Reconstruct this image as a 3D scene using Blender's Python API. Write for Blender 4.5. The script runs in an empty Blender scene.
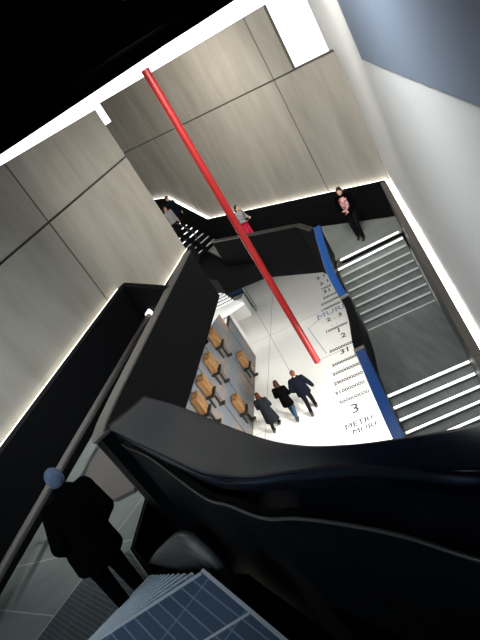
import bpy, bmesh, math, random
from mathutils import Vector, Matrix
random.seed(7)
scene = bpy.context.scene
C = scene.collection

# ------------------------------------------------------------------ camera
cam_d = bpy.data.cameras.new('camera')
cam = bpy.data.objects.new('camera', cam_d)
C.objects.link(cam)
cam_d.sensor_fit = 'VERTICAL'
cam_d.sensor_height = 24.0
cam_d.sensor_width = 18.0
cam_d.lens = 24.0 * 543.0 / 640.0
cam_d.clip_start = 0.05
cam_d.clip_end = 200
cam.matrix_world = Matrix(((0.84096368, 0.22145721, 0.49369706, 0),
                           (-0.54109157, 0.34418846, 0.76730321, 0),
                           (0, -0.91240945, 0.40927863, 0),
                           (0, 0, 0, 1))) @ Matrix.Identity(4)
# columns: image right, image up, backwards
cx = Vector((0.84096368, -0.22145721, -0.49369706))
M = Matrix.Identity(4)
right = Vector((0.84096368, -0.54109157, 0.0))
fwd_h = Vector((-0.22145721, -0.34418846, 0.91240945))
upv = Vector((-0.49369706, -0.76730321, -0.40927863))
# right / fwd_h / upv are the world axes written in (image x, image y, depth)
for i in range(3):
    w = (right, fwd_h, upv)[i]
    M[i][0] = w[0]
    M[i][1] = -w[1]
    M[i][2] = -w[2]
M[2][3] = 11.0
cam.matrix_world = M
scene.camera = cam

# ------------------------------------------------------------------ world, view, lights
world = bpy.data.worlds.new('world')
scene.world = world
world.use_nodes = True
bg = world.node_tree.nodes['Background']
bg.inputs[0].default_value = (0.55, 0.7, 1.0, 1)
bg.inputs[1].default_value = 0.012
scene.view_settings.view_transform = 'Standard'
scene.view_settings.look = 'None'
scene.view_settings.exposure = 0.0
scene.view_settings.gamma = 1.0
scene.view_settings.use_curve_mapping = False


def area(name, loc, target, size, power, color=(1, 1, 1), size_y=None, spread=180):
    d = bpy.data.lights.new(name, 'AREA')
    d.energy = power
    d.color = color
    d.shape = 'RECTANGLE' if size_y else 'SQUARE'
    d.size = size
    if size_y:
        d.size_y = size_y
    d.spread = math.radians(spread)
    o = bpy.data.objects.new(name, d)
    o.location = loc
    o.rotation_euler = (Vector(target) - Vector(loc)).to_track_quat('-Z', 'Y').to_euler()
    C.objects.link(o)
    return o


# unseen lamps added as fill; the first stands in for skylight over the void
area('skylight', (2.0, 7.4, 13.0), (2.4, 18.0, 9.3), 2.4, 680, (1.0, 0.97, 0.91), 1.8, 105)
area('white_wall_fill', (0.9, 5.0, 12.6), (3.3, 8.6, 8.6), 1.0, 245, (0.93, 0.97, 1.0), 1.0, 180)  # added lamp, brightens the white right wall from out of view
area('under_stair_fill', (2.7, 10.3, 2.85), (-0.3, 15.5, 0.0), 1.2, 730, (1.0, 0.98, 0.94), 1.2, 140)  # added below the stair, unseen, to brighten hall floor and plates
area('walkway_soffit_fill', (-0.95, 9.2, 6.85), (-1.0, 15.6, 0.6), 0.8, 170, (1.0, 0.97, 0.92), 0.8, 120)  # unseen lamp added under the walkway to light the steel plates
area('bridge_end_fill', (0.3, 19.6, 3.87), (0.0, 19.9, 0.0), 0.7, 22, (1, 1, 1), 0.7)  # small unseen lamp added to brighten the canopy slab
area('walkway_fill', (-3.5, 5.6, 11.9), (-2.0, 8.2, 7.1), 0.6, 95, (0.92, 0.97, 1.0), 0.6, 80)  # extra lamp out of view, lifts the walkway floor
area('back_wall_fill', (1.6, 15.6, 11.85), (0.5, 22.8, 9.0), 1.6, 250, (1.0, 0.94, 0.84), 0.5, 150)  # added lamp turned away from the camera, brightens the back wall's left part
area('hall_fill', (-3.6, 21.5, 3.6), (-0.5, 17.5, 0.0), 2.0, 160, (1.0, 0.97, 0.92), 2.0)  # unseen fill for the far hall floor
area('stair_fill', (-3.6, 0.4, 11.9), (-2.8, 4.4, 7.2), 1.2, 115, (0.72, 0.88, 1.0), 1.2, 120)  # lamp added out of view to lift the near stair and landing


# ------------------------------------------------------------------ materials
def mat(name, base, rough=0.5, metal=0.0, spec=0.5, noise=None, coat=0.0, emit=None, estr=0.0):
    """noise = (second colour, (sx,sy,sz) scale, detail, low, high)"""
    m = bpy.data.materials.new(name)
    m.use_nodes = True
    nt = m.node_tree
    b = nt.nodes['Principled BSDF']
    b.inputs['Base Color'].default_value = (*base, 1)
    b.inputs['Roughness'].default_value = rough
    b.inputs['Metallic'].default_value = metal
    b.inputs['Specular IOR Level'].default_value = spec
    b.inputs['Coat Weight'].default_value = coat
    if emit:
        b.inputs['Emission Color'].default_value = (*emit, 1)
        b.inputs['Emission Strength'].default_value = estr
    if noise:
        col2, sc, det, lo, hi = noise
        tc = nt.nodes.new('ShaderNodeTexCoord')
        mp = nt.nodes.new('ShaderNodeMapping')
        mp.inputs['Scale'].default_value = sc
        nz = nt.nodes.new('ShaderNodeTexNoise')
        nz.inputs['Scale'].default_value = 1.0
        nz.inputs['Detail'].default_value = det
        nz.inputs['Roughness'].default_value = 0.65
        cr = nt.nodes.new('ShaderNodeValToRGB')
        cr.color_ramp.elements[0].position = lo
        cr.color_ramp.elements[0].color = (*base, 1)
        cr.color_ramp.elements[1].position = hi
        cr.color_ramp.elements[1].color = (*col2, 1)
        nt.links.new(tc.outputs['Object'], mp.inputs[0])
        nt.links.new(mp.outputs[0], nz.inputs['Vector'])
        nt.links.new(nz.outputs[0], cr.inputs[0])
        nt.links.new(cr.outputs[0], b.inputs['Base Color'])
    return m


def grid_mat(name, base, line, sx, sy, angle, rough=0.35, metal=0.0, mortar=0.02, spec=0.5, offset=0.0):
    """metal grating / tiles: brick texture in world plan, rows turned by angle"""
    m = mat(name, base, rough, metal, spec)
    nt = m.node_tree
    tc = nt.nodes.new('ShaderNodeTexCoord')
    mp = nt.nodes.new('ShaderNodeMapping')
    mp.inputs['Rotation'].default_value = (0, 0, angle)
    br = nt.nodes.new('ShaderNodeTexBrick')
    br.offset = offset
    br.inputs['Color1'].default_value = (*base, 1)
    br.inputs['Color2'].default_value = (*[c * 0.8 for c in base], 1)
    br.inputs['Mortar'].default_value = (*line, 1)
    br.inputs['Scale'].default_value = 1.0
    br.inputs['Mortar Size'].default_value = mortar
    br.inputs['Mortar Smooth'].default_value = 0.1
    br.inputs['Brick Width'].default_value = sx
    br.inputs['Row Height'].default_value = sy
    nt.links.new(tc.outputs['Object'], mp.inputs[0])
    nt.links.new(mp.outputs[0], br.inputs['Vector'])
    nt.links.new(br.outputs['Color'], nt.nodes['Principled BSDF'].inputs['Base Color'])
    return m


CONC = mat('concrete', (0.20, 0.186, 0.159), 0.75, 0, 0.25, ((0.325, 0.304, 0.266), (1.3, 1.3, 0.28), 6, 0.28, 0.74))
JOINT = mat('concrete_joint', (0.06, 0.055, 0.045), 0.9)
WHITE = mat('white_paint', (0.80, 0.80, 0.78), 0.6, 0, 0.3)
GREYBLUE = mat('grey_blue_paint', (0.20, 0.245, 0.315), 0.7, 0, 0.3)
BLACK = mat('black_matte', (0.004, 0.004, 0.0045), 0.8, 0, 0.06)
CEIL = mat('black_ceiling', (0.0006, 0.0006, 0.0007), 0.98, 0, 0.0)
GLOSS = mat('black_lacquer', (0.008, 0.011, 0.022), 0.2, 0, 0.4)
GLOSS.node_tree.nodes['Principled BSDF'].inputs['IOR'].default_value = 1.38
SATIN = mat('dark_satin_panel', (0.0032, 0.0036, 0.0045), 0.5, 0, 0.06)
RIMG = mat('dull_grey_trim', (0.10, 0.09, 0.08), 0.4, 0.3)
NAVY = mat('navy_lacquer', (0.02, 0.045, 0.10), 0.35, 0, 0.5)
BLUE_REFL = mat('blue_cap_reflection', (0.012, 0.055, 0.20), 0.35, 0, 0.5)  # blue reflection in the glossy black cap, put into the base colour
RED = mat('red_paint', (0.24, 0.008, 0.008), 0.4, 0, 0.5)
REDTOP = mat('red_end', (0.25, 0.006, 0.008), 0.5)
FLOORW = mat('white_resin_floor', (0.80, 0.79, 0.74), 0.35, 0, 0.4, ((0.86, 0.85, 0.81), (0.5, 0.5, 0.5), 3, 0.35, 0.65))
FJOINT = mat('floor_joint', (0.36, 0.35, 0.33), 0.6)
SLATE = mat('grey_green_floor', (0.10, 0.11, 0.10), 0.38, 0, 0.4, ((0.15, 0.16, 0.145), (1.2, 2.5, 1), 4, 0.3, 0.7))
SJOINT = mat('light_joint', (0.30, 0.30, 0.26), 0.5)
LANDF = mat('grey_landing_floor', (0.17, 0.185, 0.175), 0.35, 0, 0.45, ((0.23, 0.245, 0.23), (0.8, 2.0, 1), 4, 0.3, 0.7))
TREAD = mat('dark_glass_tread', (0.10, 0.115, 0.11), 0.3, 0, 0.5, ((0.165, 0.18, 0.175), (6.0, 1.0, 1), 4, 0.3, 0.7))
GRATE = grid_mat('grating_blue', (0.055, 0.085, 0.13), (0.15, 0.20, 0.27), 0.30, 0.058, math.radians(61), 0.34, 0.3, 0.0035)
GRATE2 = grid_mat('grating_dark', (0.045, 0.052, 0.058), (0.13, 0.14, 0.14), 0.048, 0.46, math.radians(-39.5), 0.4, 0.2, 0.0035)
EDGE = mat('bright_metal_nosing', (0.5, 0.53, 0.56), 0.35, 0.5)
STEEL = mat('brushed_metal', (0.30, 0.29, 0.28), 0.32, 0.85, 0.5, ((0.5, 0.48, 0.45), (3, 3, 30), 4, 0.3, 0.7))
LED = mat('led_white', (1, 1, 1), 0.5, emit=(1.0, 0.97, 0.92), estr=7.0)
LEDW = mat('led_warm', (1, 1, 1), 0.5, emit=(1.0, 0.92, 0.74), estr=2.6)
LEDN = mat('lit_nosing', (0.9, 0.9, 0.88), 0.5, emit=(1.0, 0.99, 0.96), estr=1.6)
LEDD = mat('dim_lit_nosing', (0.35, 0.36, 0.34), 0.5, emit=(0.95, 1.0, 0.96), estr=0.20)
SLATGLOW = mat('slat_glow', (0.9, 0.9, 0.9), 0.5, emit=(1, 1, 1), estr=0.45)  # slats are no lamps; this glow replaces light falling on them
PANEG = mat('reflected_pane_glow', (1, 1, 1), 0.5, emit=(0.95, 0.98, 1.0), estr=3.2)  # glow of the added overhead pane, seen only in reflections
CLERE = mat('backlit_glazing', (1, 1, 1), 0.5, emit=(1.0, 1.0, 0.98), estr=2.4)
PLATE = mat('steel_plate', (0.115, 0.135, 0.155), 0.6, 0.0, 0.2, ((0.24, 0.165, 0.115), (1.3, 1.3, 0.9), 7, 0.42, 0.62))
IRON = mat('dark_iron', (0.035, 0.032, 0.03), 0.5, 0.5)
WOOD = mat('old_timber', (0.10, 0.05, 0.02), 0.8, 0, 0.15, ((0.28, 0.155, 0.065), (7, 7, 1.6), 5, 0.3, 0.7))
GLASS = mat('green_glass_edge', (0.16, 0.22, 0.21), 0.15, 0, 0.5)
INK = mat('dark_lettering', (0.03, 0.03, 0.033), 0.6)
INKY = mat('yellow_lettering', (0.85, 0.75, 0.10), 0.6)
INKB = mat('grey_blue_lettering', (0.30, 0.35, 0.45), 0.6)


# ------------------------------------------------------------------ helpers
def link(name, me, parent=None, m=None):
    o = bpy.data.objects.new(name, me)
    C.objects.link(o)
    if m is not None:
        for x in (m if isinstance(m, (list, tuple)) else [m]):
            me.materials.append(x)
    if parent:
        o.parent = parent
    return o


def build(name, bm, m, parent=None, smooth=False, origin=None):
    bmesh.ops.recalc_face_normals(bm, faces=bm.faces)
    me = bpy.data.meshes.new(name)
    if origin is not None:
        bmesh.ops.translate(bm, verts=bm.verts, vec=-Vector(origin))
    bm.to_mesh(me)
    bm.free()
    for p in me.polygons:
        p.use_smooth = smooth
    o = link(name, me, parent, m)
    if origin is not None:
        o.location = origin
    return o


def root(name, label, cat, loc, group=None, rz=0.0):
    o = bpy.data.objects.new(name, None)
    C.objects.link(o)
    o.empty_display_size = 0.2
    o.location = loc
    o.rotation_euler = (0, 0, rz)
    tag(o, label, cat, group)
    return o


def tag(o, label=None, cat=None, group=None, kind=None):
    if label: o['label'] = label
    if cat: o['category'] = cat
    if group: o['group'] = group
    if kind: o['kind'] = kind
    return o


def struct(o):
    o['kind'] = 'structure'
    return o


def prism(bm, pts, z0, z1, mi=0):
    """pts: plan polygon; z0/z1 numbers or lists"""
    n = len(pts)
    zz0 = z0 if isinstance(z0, (list, tuple)) else [z0] * n
    zz1 = z1 if isinstance(z1, (list, tuple)) else [z1] * n
    a = [bm.verts.new((p[0], p[1], z)) for p, z in zip(pts, zz0)]
    b = [bm.verts.new((p[0], p[1], z)) for p, z in zip(pts, zz1)]
    fs = [bm.faces.new(a[::-1]), bm.faces.new(b)]
    for i in range(n):
        j = (i + 1) % n
        fs.append(bm.faces.new((a[i], a[j], b[j], b[i])))
    for f in fs:
        f.material_index = mi
    return fs


def strip(p0, p1, t):
    """plan rectangle from p0 to p1, thickness t towards the left of the direction"""
    d = Vector((p1[0] - p0[0], p1[1] - p0[1])).normalized()
    n = Vector((-d.y, d.x)) * t
    return [tuple(p0[:2]), tuple(p1[:2]), (p1[0] + n.x, p1[1] + n.y), (p0[0] + n.x, p0[1] + n.y)]


def rel(pts, o):
    return [(p[0] - o[0], p[1] - o[1]) for p in pts]


def loft(bm, rings, closed_ring=True, caps=True, mi=0):
    vr = [[bm.verts.new(p) for p in r] for r in rings]
    n = len(rings[0])
    for a, b in zip(vr, vr[1:]):
        for i in range(n if closed_ring else n - 1):
            j = (i + 1) % n
            f = bm.faces.new((a[i], a[j], b[j], b[i]))
            f.material_index = mi
    if caps and closed_ring:
        bm.faces.new(vr[0][::-1]).material_index = mi
        bm.faces.new(vr[-1]).material_index = mi


def tube(bm, pts, r, n=10):
    pts = [Vector(p) for p in pts]
    rings = []
    for i, p in enumerate(pts):
        t = (pts[min(i + 1, len(pts) - 1)] - pts[max(i - 1, 0)]).normalized()
        a = t.cross(Vector((0, 0, 1)))
        if a.length < 1e-3:
            a = Vector((1, 0, 0))
        a.normalize()
        b = a.cross(t)
        rings.append([p + (a * math.cos(k * 2 * math.pi / n) + b * math.sin(k * 2 * math.pi / n)) * r for k in range(n)])
    loft(bm, rings)


def catmull(pts, sub=6):
    pts = [Vector(p) for p in pts]
    out = []
    for i in range(len(pts) - 1):
        p0 = pts[max(i - 1, 0)]; p1 = pts[i]; p2 = pts[i + 1]; p3 = pts[min(i + 2, len(pts) - 1)]
        for k in range(sub):
            t = k / sub
            out.append(0.5 * ((2 * p1) + (p2 - p0) * t + (2 * p0 - 5 * p1 + 4 * p2 - p3) * t * t + (3 * p1 - p0 - 3 * p2 + p3) * t ** 3))
    out.append(pts[-1])
    return out


# ------------------------------------------------------------------ setting: walls
UB = Vector((-0.5108, 0.8597))           # along the back wall, from its right corner to the left
A0 = Vector((5.67, 14.68))               # right corner of the back wall at the top of its dado
NB = Vector((0.8597, 0.5108))            # outwards, away from the viewer
UL = Vector((0.4712, 0.8820))            # along the left wall, away from the viewer
L0 = Vector((-3.77, 7.03))
NL = Vector((-0.8820, 0.4712))
UR = Vector((-0.3219, -0.9468))          # along the right wall, towards the viewer
NR = Vector((0.9468, -0.3219))


def wall_cells(name, P, U, N, cells, thick, gap=0.024):
    thick0 = thick
    bm = bmesh.new()
    for s0, s1, z0, z1 in cells:
        za, zb = z1 if isinstance(z1, tuple) else (z1, z1)
        a = P + U * (s0 + gap); b = P + U * (s1 - gap)
        prism(bm, [a, b, b + N * 0.06, a + N * 0.06], z0 + gap, [za - gap, zb - gap, zb - gap, za - gap], 0)
        thick = 0.1 if z0 > 9.3 and 'back' in name else thick0
        a = P + U * (s0) + N * 0.02; b = P + U * (s1) + N * 0.02
        prism(bm, [a, b, b + N * thick, a + N * thick], z0, [za - 0.015, zb - 0.015, zb - 0.015, za - 0.015], 1)
    return struct(build(name, bm, [CONC, JOINT]))


wall_cells('wall_back', A0 + NB * 0.12, UB, NB,
           [(11.40, 13.2, 9.4, 10.75), (-0.3, 2.25, 4.0, 9.4), (2.25, 9.35, 4.0, 9.4), (9.35, 14.0, 4.0, 9.4),
            (1.42, 2.25, 9.4, (11.22, 11.25)), (2.25, 9.35, 9.4, (11.25, 11.49)), (9.35, 11.40, 9.4, (11.49, 11.57))], 0.5)
wall_cells('wall_left', L0 + NL * 0.12, UL, NL,
           [(-6.0, -3.12, 6.95, 10.02), (-3.12, 3.98, 6.95, 10.02), (3.98, 7.86, 6.95, 10.02),
            (-6.0, -3.12, 10.02, 11.27), (-3.12, 3.98, 10.02, 11.27), (3.98, 7.86, 10.02, 11.27)], 0.6)

bm = bmesh.new()                          # white right wall
W0 = A0 + NR * 0.14
a = W0 - UR * 2.8; b = W0 + UR * 17.5
prism(bm, [a, b, b + NR * 0.3, a + NR * 0.3], 0, [9.36, 10.2, 10.2, 9.36])
m_ = W0 + UR * 6.6
prism(bm, [a, m_, m_ + NR * 0.3, a + NR * 0.3], [9.36, 9.75, 9.75, 9.36], 14.0)
struct(build('wall_right', bm, WHITE))
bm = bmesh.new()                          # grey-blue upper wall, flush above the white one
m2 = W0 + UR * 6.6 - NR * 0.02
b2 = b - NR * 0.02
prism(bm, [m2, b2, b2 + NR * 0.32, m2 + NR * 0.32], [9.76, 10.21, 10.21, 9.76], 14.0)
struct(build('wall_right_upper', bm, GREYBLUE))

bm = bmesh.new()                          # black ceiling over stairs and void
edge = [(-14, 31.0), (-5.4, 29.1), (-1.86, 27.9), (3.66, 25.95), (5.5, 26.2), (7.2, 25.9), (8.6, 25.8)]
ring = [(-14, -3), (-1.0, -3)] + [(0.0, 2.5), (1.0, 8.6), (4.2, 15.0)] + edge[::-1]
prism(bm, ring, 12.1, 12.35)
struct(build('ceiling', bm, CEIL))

bm = bmesh.new()                          # backlit clerestory glazing beyond the concrete walls
prism(bm, [(-14, 32.5), (-4, 30.0), (4.5, 27.2), (12.5, 26.2), (12.5, 26.5), (4.5, 27.5), (-4, 30.3), (-14, 32.8)], 7.0, 14.0)
struct(build('window_1', bm, CLERE))


bm = bmesh.new()                          # unseen glowing pane added above the viewer for reflections in the near cap
prism(bm, [(0.6, 2.2), (3.2, 2.2), (3.2, 9.0), (1.2, 9.0)], 13.6, 13.66)
struct(build('reflection_pane', bm, PANEG))


# ------------------------------------------------------------------ setting: floors
def floor_cut(name, poly, z, thick, lines, mats, w=0.012):
    """slab whose top is cut by straight joints; joints are narrow recessed bands of the second material"""
    bm = bmesh.new()
    vs = [bm.verts.new((p[0], p[1], z)) for p in poly]
    bm.faces.new(vs)
    for (x0, y0), (x1, y1) in lines:
        d = Vector((x1 - x0, y1 - y0, 0)).normalized()
        n = Vector((-d.y, d.x, 0))
        bmesh.ops.bisect_plane(bm, geom=bm.verts[:] + bm.edges[:] + bm.faces[:], plane_co=(x0, y0, z), plane_no=n)
    r = bmesh.ops.inset_individual(bm, faces=bm.faces[:], thickness=w, depth=0.0)
    for f in r['faces']:
        f.material_index = 1
    top = bm.faces[:]
    low = [bm.verts.new((p[0], p[1], z - thick)) for p in poly]
    hi = [bm.verts.new((p[0], p[1], z)) for p in poly]
    bm.faces.new(low[::-1])
    for i in range(len(poly)):
        j = (i + 1) % len(poly)
        bm.faces.new((low[i], low[j], hi[j], hi[i]))
    return struct(build(name, bm, mats))


floor_cut('floor', [(-14, 1), (12, 1), (12, 42), (-14, 42)], 0.0, 0.3,
          [((0.903, 24.39), (0.366, 14.537)), ((0.552, 20.77), (-1.464, 15.154)),
           ((-1.795, 15.674), (0.575, 15.038)), ((-0.09, 21.6), (4.0, 20.4))], [FLOORW, FJOINT], 0.016)

# lower landing at the foot of the near stair
floor_cut('floor_left_landing',
          [(-7.2, 1.2), (-3.0, 1.2), (-2.21, 4.36), (-2.46, 5.0), (-2.2, 5.72), (-0.86, 8.7), (-1.72, 10.82)], 7.1, 0.04,
          [((-4.444, 6.083), (-3.414, 5.597)), ((-4.288, 5.364), (-3.453, 4.742)),
           ((-3.039, 5.076), (-3.662, 4.574)), ((-4.172, 6.8), (-3.2, 6.35)), ((-3.2, 8.3), (-1.8, 7.6)), ((-2.6, 9.7), (-1.2, 9.0))],
          [SLATE, SJOINT], 0.010)
bm = bmesh.new()                          # black edge face of the landing
prism(bm, strip((-2.46, 5.0), (-2.215, 4.37), 0.05), 5.5, 7.09)
prism(bm, strip((-2.2, 5.72), (-2.46, 5.0), 0.05), 5.5, 7.09)
struct(build('trim_8', bm, BLACK))
# bridge and its right landing
floor_cut('floor_bridge_landing',
          [(5.50, 14.35), (5.06, 13.46), (3.26, 14.02), (3.19, 14.62), (3.12, 15.56), (0.85, 19.2), (0.30, 22.85), (0.82, 22.95)], 4.6, 0.06,
          [((4.2, 17.0), (3.7, 12.0)), ((2.4, 15.0), (6.0, 17.0))], [LANDF, SJOINT], 0.008)
bm = bmesh.new()                          # dark slab under bridge
prism(bm, [(5.50, 14.35), (5.06, 13.46), (3.36, 13.98), (3.2, 14.62), (3.1, 15.54), (1.80, 17.5), (0.10, 18.4), (-0.9, 21.0), (0.3, 23.2), (1.2, 22.5)], 3.9, 4.53)
struct(build('floor_bridge_underside', bm, BLACK))
# ------------------------------------------------------------------ black dados with light slots along the walls
def dado(n, name_led, P, U, N, s0, s1, z0, ztop, thick, led, label_led, mats=BLACK, slot=0.06):
    """black wall-side parapet; ztop = (at s0, at s1); a light strip in the slot behind it"""
    bm = bmesh.new()
    a = P + U * s0; b = P + U * s1
    i = -N * thick
    z0 = z0 if isinstance(z0, (tuple, list)) else (z0, z0)
    prism(bm, [a, b, b + i, a + i], [z0[0], z0[1], z0[1], z0[0]], [ztop[0], ztop[1], ztop[1], ztop[0]])
    o = struct(build('trim_%d' % n, bm, mats))
    bm = bmesh.new()
    e = N * 0.015; f = N * (0.015 + slot)
    prism(bm, [a + e, b + e, b + f, a + f], [ztop[0] - 0.09, ztop[1] - 0.09] + [ztop[1] - 0.09, ztop[0] - 0.09],
          [ztop[0] - 0.03, ztop[1] - 0.03] + [ztop[1] - 0.03, ztop[0] - 0.03])
    l = build('light_strip', bm, led)
    tag(l, label_led, 'light strip')
    return o


dado(1, '', L0, UL, NL, -5.6, 4.41, 6.9, (8.2, 8.2), 0.16, LEDW, 'long warm light strip in slot between left concrete wall and black dado', slot=0.09)
dado(2, '', L0, UL, NL, 4.41, 7.8, 6.93, (7.33, 7.33), 0.14, LEDW, 'short warm light strip low on left concrete wall beyond dado corner', slot=0.08)
dado(3, '', A0, UB, NB, 0.0, 8.86, 4.5, (5.66, 5.66), 0.06, LED, 'level light strip along foot of back concrete wall above bridge', slot=0.07)
dado(4, '', A0, UB, NB, 8.87, 10.72, 4.5, (5.66, 7.02), 0.06, LED, 'sloping light strip rising along back wall beside small staircase', slot=0.10)
dado(5, '', A0, UB, NB, 10.72, 13.6, 4.5, (7.02, 7.3), 0.06, LED, 'light strip at top of small staircase against back wall', slot=0.07)
dado(6, '', A0, UR, NR, 0.09, 7.59, (4.4, 2.4), (5.66, 4.6), 0.16, LED, 'bright white light strip sloping down along white right wall', mats=RIMG, slot=0.115)
dado(7, '', A0, UR, NR, 7.6, 12.5, (2.4, 1.0), (4.6, 3.6), 0.16, LED, 'light strip of right wall continuing below near balustrade', mats=RIMG, slot=0.115)

# ------------------------------------------------------------------ right staircase
ST = root('staircase', 'wide dark staircase with white lit nosings beside white right wall', 'staircase', (4.1, 13.5, 4.5))
so = Vector((4.1, 13.5, 4.5))
inner = [(3.291, 14.052, 4.6), (3.053, 13.917, 4.45)]
outer = [(5.02, 13.52, 4.6), (5.00, 13.38, 4.45)]
for k in range(1, 9):
    t = k / 8
    inner.append((3.053 + (2.561 - 3.053) * t, 13.917 + (11.875 - 13.917) * t, 4.45 - 0.119 * k))
    outer.append((5.00 + (4.36 - 5.00) * t, 13.38 + (11.36 - 13.38) * t, 4.45 - 0.119 * k))
inner.append((1.629, 9.327, 3.498)); outer.append((3.52, 8.82, 3.498))
for k in range(1, 9):
    inner.append((1.629 - 0.05 * k, 9.327 - 0.26 * k, 3.498 - 0.135 * k))
    outer.append((3.52 - 0.085 * k, 8.82 - 0.235 * k, 3.498 - 0.135 * k))
bm_body = bmesh.new()
nosings = []
for i in range(len(inner) - 1):
    a, b = Vector(inner[i]), Vector(outer[i])
    c, d = Vector(inner[i + 1]), Vector(outer[i + 1])
    # tread lower than nosing i: runs from nosing line i to nosing line i+1 at height of nosing i+1
    z = inner[i + 1][2]
    prism(bm_body, rel([a, b, d, c], so), z - 0.45 - so.z, z - so.z)
    if i != len(inner) - 2:
        pass
build('treads', bm_body, TREAD, ST)
bm = bmesh.new()
for i in range(len(inner) - 1):
    if i == 9: continue
    a, b, c, d = Vector(inner[i]), Vector(outer[i]), Vector(inner[i + 1]), Vector(outer[i + 1])
    # central seam along the flight
lit = {}
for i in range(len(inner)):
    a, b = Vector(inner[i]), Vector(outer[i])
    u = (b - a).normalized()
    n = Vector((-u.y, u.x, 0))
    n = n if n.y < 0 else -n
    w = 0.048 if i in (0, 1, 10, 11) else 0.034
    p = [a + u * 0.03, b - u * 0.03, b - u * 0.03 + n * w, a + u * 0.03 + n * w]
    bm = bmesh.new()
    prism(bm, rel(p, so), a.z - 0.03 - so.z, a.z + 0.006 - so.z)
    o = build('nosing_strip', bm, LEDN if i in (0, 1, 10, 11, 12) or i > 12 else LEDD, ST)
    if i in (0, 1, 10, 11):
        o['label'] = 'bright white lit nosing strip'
# string along inner side of stair
bm = bmesh.new()
for i in range(len(inner) - 1):
    a, b = inner[i], inner[i + 1]
    q = strip(a, b, 0.05)
    prism(bm, rel(q, so), [a[2] - 0.5 - so.z, b[2] - 0.5 - so.z, b[2] - 0.5 - so.z, a[2] - 0.5 - so.z],
          [a[2] + 0.06 - so.z, b[2] + 0.06 - so.z, b[2] + 0.06 - so.z, a[2] + 0.06 - so.z])
build('stringer', bm, RIMG, ST)

# ------------------------------------------------------------------ inner balustrade of right staircase (blue reflections painted on its cap)
BL = root('stair_balustrade', 'balustrade with blue reflections painted on its cap, void side of right staircase', 'balustrade', (2.4, 11.6, 3.4))
bo = Vector((2.4, 11.6, 3.4))
cap_o = [(3.17, 14.56, 5.65), (2.97, 14.05, 5.45), (2.62, 13.12, 4.97), (2.46, 12.4, 4.68), (2.36, 11.80, 4.56), (2.12, 11.0, 4.55), (1.755, 10.0, 4.55),
         (1.50, 8.95, 4.54), (1.29, 8.07, 4.45), (1.12, 7.36, 4.25), (0.92, 6.5, 3.95)]
path = catmull(cap_o, 5)


def ribbon(path, width, side=1):
    res = []
    for i, p in enumerate(path):
        t = (path[min(i + 1, len(path) - 1)] - path[max(i - 1, 0)])
        t.z = 0
        t.normalize()
        n = Vector((-t.y, t.x, 0)) * side
        res.append(p + n * width)
    return res


pin = ribbon(path, 0.21)                 # towards the stair


def cap_part(name, i0, i1, m, drop=0.10, over=0.0):
    bm = bmesh.new()
    rings = []
    for i in range(i0, i1 + 1):
        o_, n_ = path[i] - bo, pin[i] - bo
        mid = (o_ + n_) * 0.5
        rings.append([o_ + Vector((0, 0, -drop)), o_ + Vector((0, 0, -0.02)), o_ * 0.92 + n_ * 0.08, o_ * 0.08 + n_ * 0.92,
                      n_ + Vector((0, 0, -0.02)), n_ + Vector((0, 0, -drop))])
    if over:
        rings = [[v + Vector((0, 0, over)) for v in r] for r in rings]
    loft(bm, rings)
    return build(name, bm, m, BL)


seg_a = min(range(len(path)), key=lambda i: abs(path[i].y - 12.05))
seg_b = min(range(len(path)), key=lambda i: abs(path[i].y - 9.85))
cap_part('blue_reflection_cap', 0, seg_a, BLUE_REFL)  # blue and dark stretches imitate reflections in a glossy black cap
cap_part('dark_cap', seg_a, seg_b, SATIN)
cap_part('blue_reflection_cap', seg_b, len(path) - 1, BLUE_REFL)
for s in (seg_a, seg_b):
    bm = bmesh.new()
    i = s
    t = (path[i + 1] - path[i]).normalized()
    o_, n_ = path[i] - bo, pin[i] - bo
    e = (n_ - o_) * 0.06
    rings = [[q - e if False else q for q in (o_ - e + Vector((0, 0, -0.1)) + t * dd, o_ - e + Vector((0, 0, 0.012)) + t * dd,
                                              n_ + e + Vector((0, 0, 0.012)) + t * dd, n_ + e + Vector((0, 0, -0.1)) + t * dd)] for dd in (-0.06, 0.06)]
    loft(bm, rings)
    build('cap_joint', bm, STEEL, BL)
bm = bmesh.new()
pa = ribbon(path, 0.02); pb = ribbon(path, 0.19)
rings = []
for i in range(len(path)):
    h = 1.45
    a, b = pa[i] - bo, pb[i] - bo
    rings.append([a + Vector((0, 0, -h)), a + Vector((0, 0, -0.09)), b + Vector((0, 0, -0.09)), b + Vector((0, 0, -h))])
loft(bm, rings)
build('panel', bm, SATIN, BL)

# ------------------------------------------------------------------ bridge balustrade (front) and fascia
FB = [(0.75, 19.18), (3.10, 15.54), (3.19, 14.62)]
BB = root('bridge_balustrade', 'black balustrade along front of bridge below back concrete wall', 'balustrade', (2.0, 16.9, 4.6))
o3 = Vector((2.0, 16.9, 4.6))
bm = bmesh.new()
for p, q in zip(FB, FB[1:]):
    prism(bm, rel(strip(p, q, -0.10), o3), -0.72, 1.0)
build('panel', bm, BLACK, BB)
bm = bmesh.new()
for p, q in zip(FB, FB[1:]):
    prism(bm, rel(strip(p, q, -0.15), o3), 1.0, 1.05)
build('handrail_cap', bm, IRON, BB)

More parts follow.
